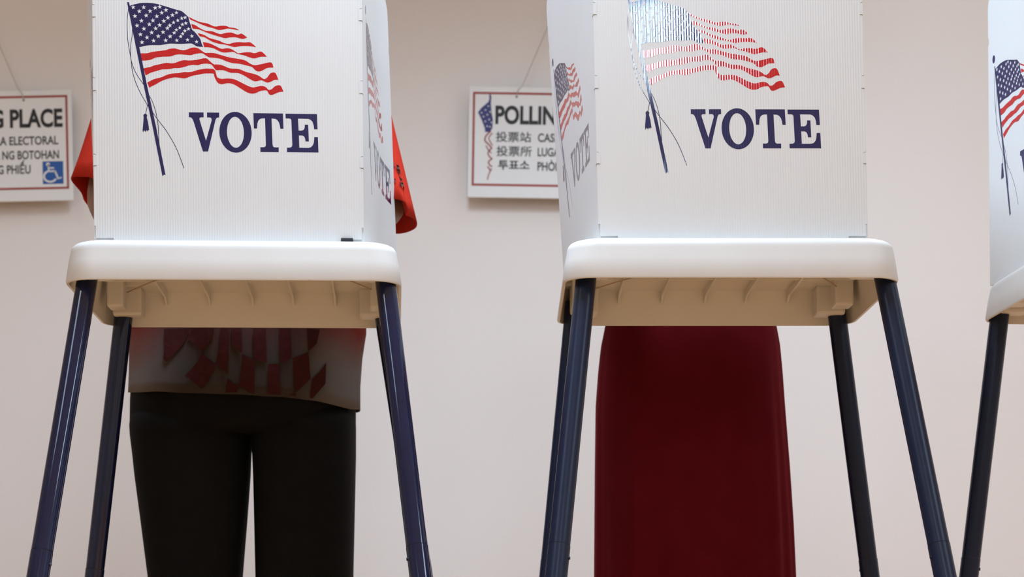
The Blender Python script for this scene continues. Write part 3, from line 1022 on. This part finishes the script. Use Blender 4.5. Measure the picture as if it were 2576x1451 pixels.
def shirt_front(u, v, off):
    """u, v are metres: local x and z"""
    py = HY - (v - CZ) * F / D1
    xl, xr, b = interp(SH_ROWS, py)
    A, B = l1(xl, py, D1), l1(xr, py, D1)
    cx, a = (A.x + B.x) / 2, (B.x - A.x) / 2
    q = max(0, 1 - min(1, abs((u - cx) / a)) ** 2.5) ** (1 / 2.5)
    y = -b * q
    return (u, y - fold(u, v) * min(1, abs(y) / .08) - off, v)


def MP(p):
    q = l1(300 + p[0] / 3.903, 810 + p[1] / 3.903, D1 - .142)
    return (q.x, q.z)


MOTIF = [
    [(430, 60), (690, 60), (640, 180), (560, 280), (460, 388), (425, 350), (440, 250)],
    [(810, 300), (880, 360), (950, 420), (930, 490), (880, 580), (820, 660), (730, 590), (640, 525), (700, 470), (770, 390)],
    [(1000, 60), (1090, 60), (1082, 250), (1075, 520), (1010, 470), (950, 415), (980, 300)],
    [(700, 60), (940, 60), (930, 160), (810, 295), (750, 215), (660, 160)],
    [(1215, 322), (1335, 377), (1335, 712), (1290, 705), (1185, 640), (1205, 500)],
    [(1070, 560), (1180, 640), (1165, 700), (1050, 698)],
    [(1320, 60), (1440, 60), (1450, 405), (1330, 373)],
    [(1565, 60), (1685, 60), (1692, 348), (1630, 385), (1575, 398)],
    [(1100, 60), (1210, 60), (1215, 315), (1110, 240)],
    [(1840, 60), (1960, 60), (1930, 200), (1855, 278)],
    [(1460, 412), (1570, 407), (1590, 716), (1460, 712)],
    [(1700, 352), (1780, 320), (1852, 282), (1872, 548), (1722, 695), (1712, 520)],
    [(2020, 380), (2015, 590), (1950, 670), (1890, 742), (1865, 732), (1882, 552), (1960, 470)],
    [(1660, 716), (1730, 690), (1730, 728)],
]
decal('shirt_print', [[MP(q) for q in p] for p in MOTIF], shirt_front, .0055, 'print', sh, .012)
# grey lettering down the sleeve on the right
marks = []
rnd = random.Random(9)


def SLV(p):
    q = l1(970 + p[0] / 4.833, 300 + p[1] / 4.833, 3.63)
    return (q.x, q.z)


for i in range(7):
    y0 = 520 + i * 46
    x0 = 118 + i * 11
    marks.append([SLV(q) for q in ((x0, y0), (x0 + 36, y0 + 8), (x0 + 44, y0 + 40), (x0 + 30, y0 + 22), (x0 + 24, y0 + 38), (x0 + 12, y0 + 20))])
for i in range(8):
    y0 = 480 + i * 40
    marks.append([SLV(q) for q in ((84 + i * 4, y0), (104 + i * 4, y0 + 6), (102 + i * 4, y0 + 28), (90 + i * 4, y0 + 22))])


def sleeve_front(u, v, off):
    # nearest place on the sleeve surface
    best = None
    for r in SL_R:
        for k in range(len(r)):
            a = r[k]
            d = (a[0] - u) ** 2 + (a[2] - v) ** 2
            if a[1] < -.02 and (best is None or d < best[0]): best = (d, a[1])
    return (u, best[1] - off, v)


decal('sleeve_print', marks, sleeve_front, .008, 'sleeve_text', sh, None)

# ---- the voter in the red dress
D2 = 3.76
p2 = empty('person', (.351, D2, 0))
tag(p2, 'person in a long dark red dress standing at a booth', 'person')
figure(p2, 1.66, .17, (-.19, -.06, 1.12), (.19, -.06, 1.12), (-.10, -.31, 1.092), (.10, -.31, 1.092), .085)
hair(p2, 1.66 / 1.75, .2)
shoes(p2, .084)
DR = [(150, 1640, 1830, .07), (190, 1570, 1900, .095), (260, 1545, 1925, .115), (420, 1560, 1910, .13), (600, 1580, 1890, .115), (700, 1556, 1915, .12), (780, 1532, 1940, .13), (825, 1523, 1950, .135), (874, 1513, 1959, .138), (940, 1506, 1965, .14), (1023, 1500, 1971, .14), (1171, 1498, 1983, .138), (1320, 1497, 1993, .138), (1451, 1496, 1999, .14), (1700, 1490, 2010, .145), (2000, 1486, 2020, .15)]
rings = []
pys = list(range(150, 320, 20)) + list(range(320, 820, 40)) + list(range(820, 2001, 25))
for py in pys:
    xl, xr, b = interp(DR, py)
    A, B = P(xl, py, D2), P(xr, py, D2)
    z = A.z
    cx, a = (A.x + B.x) / 2 - .351, (B.x - A.x) / 2
    r = superring(cx, 0, a, b, z, 144, 2.25)
    g = max(0, min(1, (py - 780) / 500))
    out = []
    for i, (x, y, zz) in enumerate(r):
        t = 2 * math.pi * i / 144
        f = .0045 * g * math.sin(9 * t + .6 + .002 * py) + .003 * g * math.sin(17 * t + 1.1)
        # a deeper pleat at each hip
        for tc_, wd in ((math.pi * 1.90, .09), (math.pi * 1.09, .08)):
            dd = (t - tc_ + math.pi) % (2 * math.pi) - math.pi
            f -= .010 * (.35 + g) * math.exp(-(dd / wd) ** 2)
        k = 1 + f / .16
        edge = abs(math.cos(t)) ** 6
        out.append((cx + (x - cx) * (k * (1 - edge) + edge), y * k, zz))
    rings.append(out)
V, Fc = loft(rings, (True, False))
for s in (-1, 1):      # short sleeves, part of the dress
    tops, ends = Vector((s * .14, 0, 1.38)), Vector((s * .172, -.03, 1.22))
    rg = []
    for j in range(6):
        c = tops.lerp(ends, j / 5)
        rg.append([(c.x + .050 * math.cos(t), c.y + .060 * math.sin(t), c.z + s * .02 * math.cos(t)) for t in [2 * math.pi * i / 24 for i in range(24)]])
    v_, f_ = loft(rg)
    b = len(V); V += v_; Fc += [tuple(b + i for i in f) for f in f_]
dr = make('dress', V, Fc, 'dress', p2, True)
sm = dr.modifiers.new('thickness', 'SOLIDIFY'); sm.thickness = .0025; sm.offset = 0
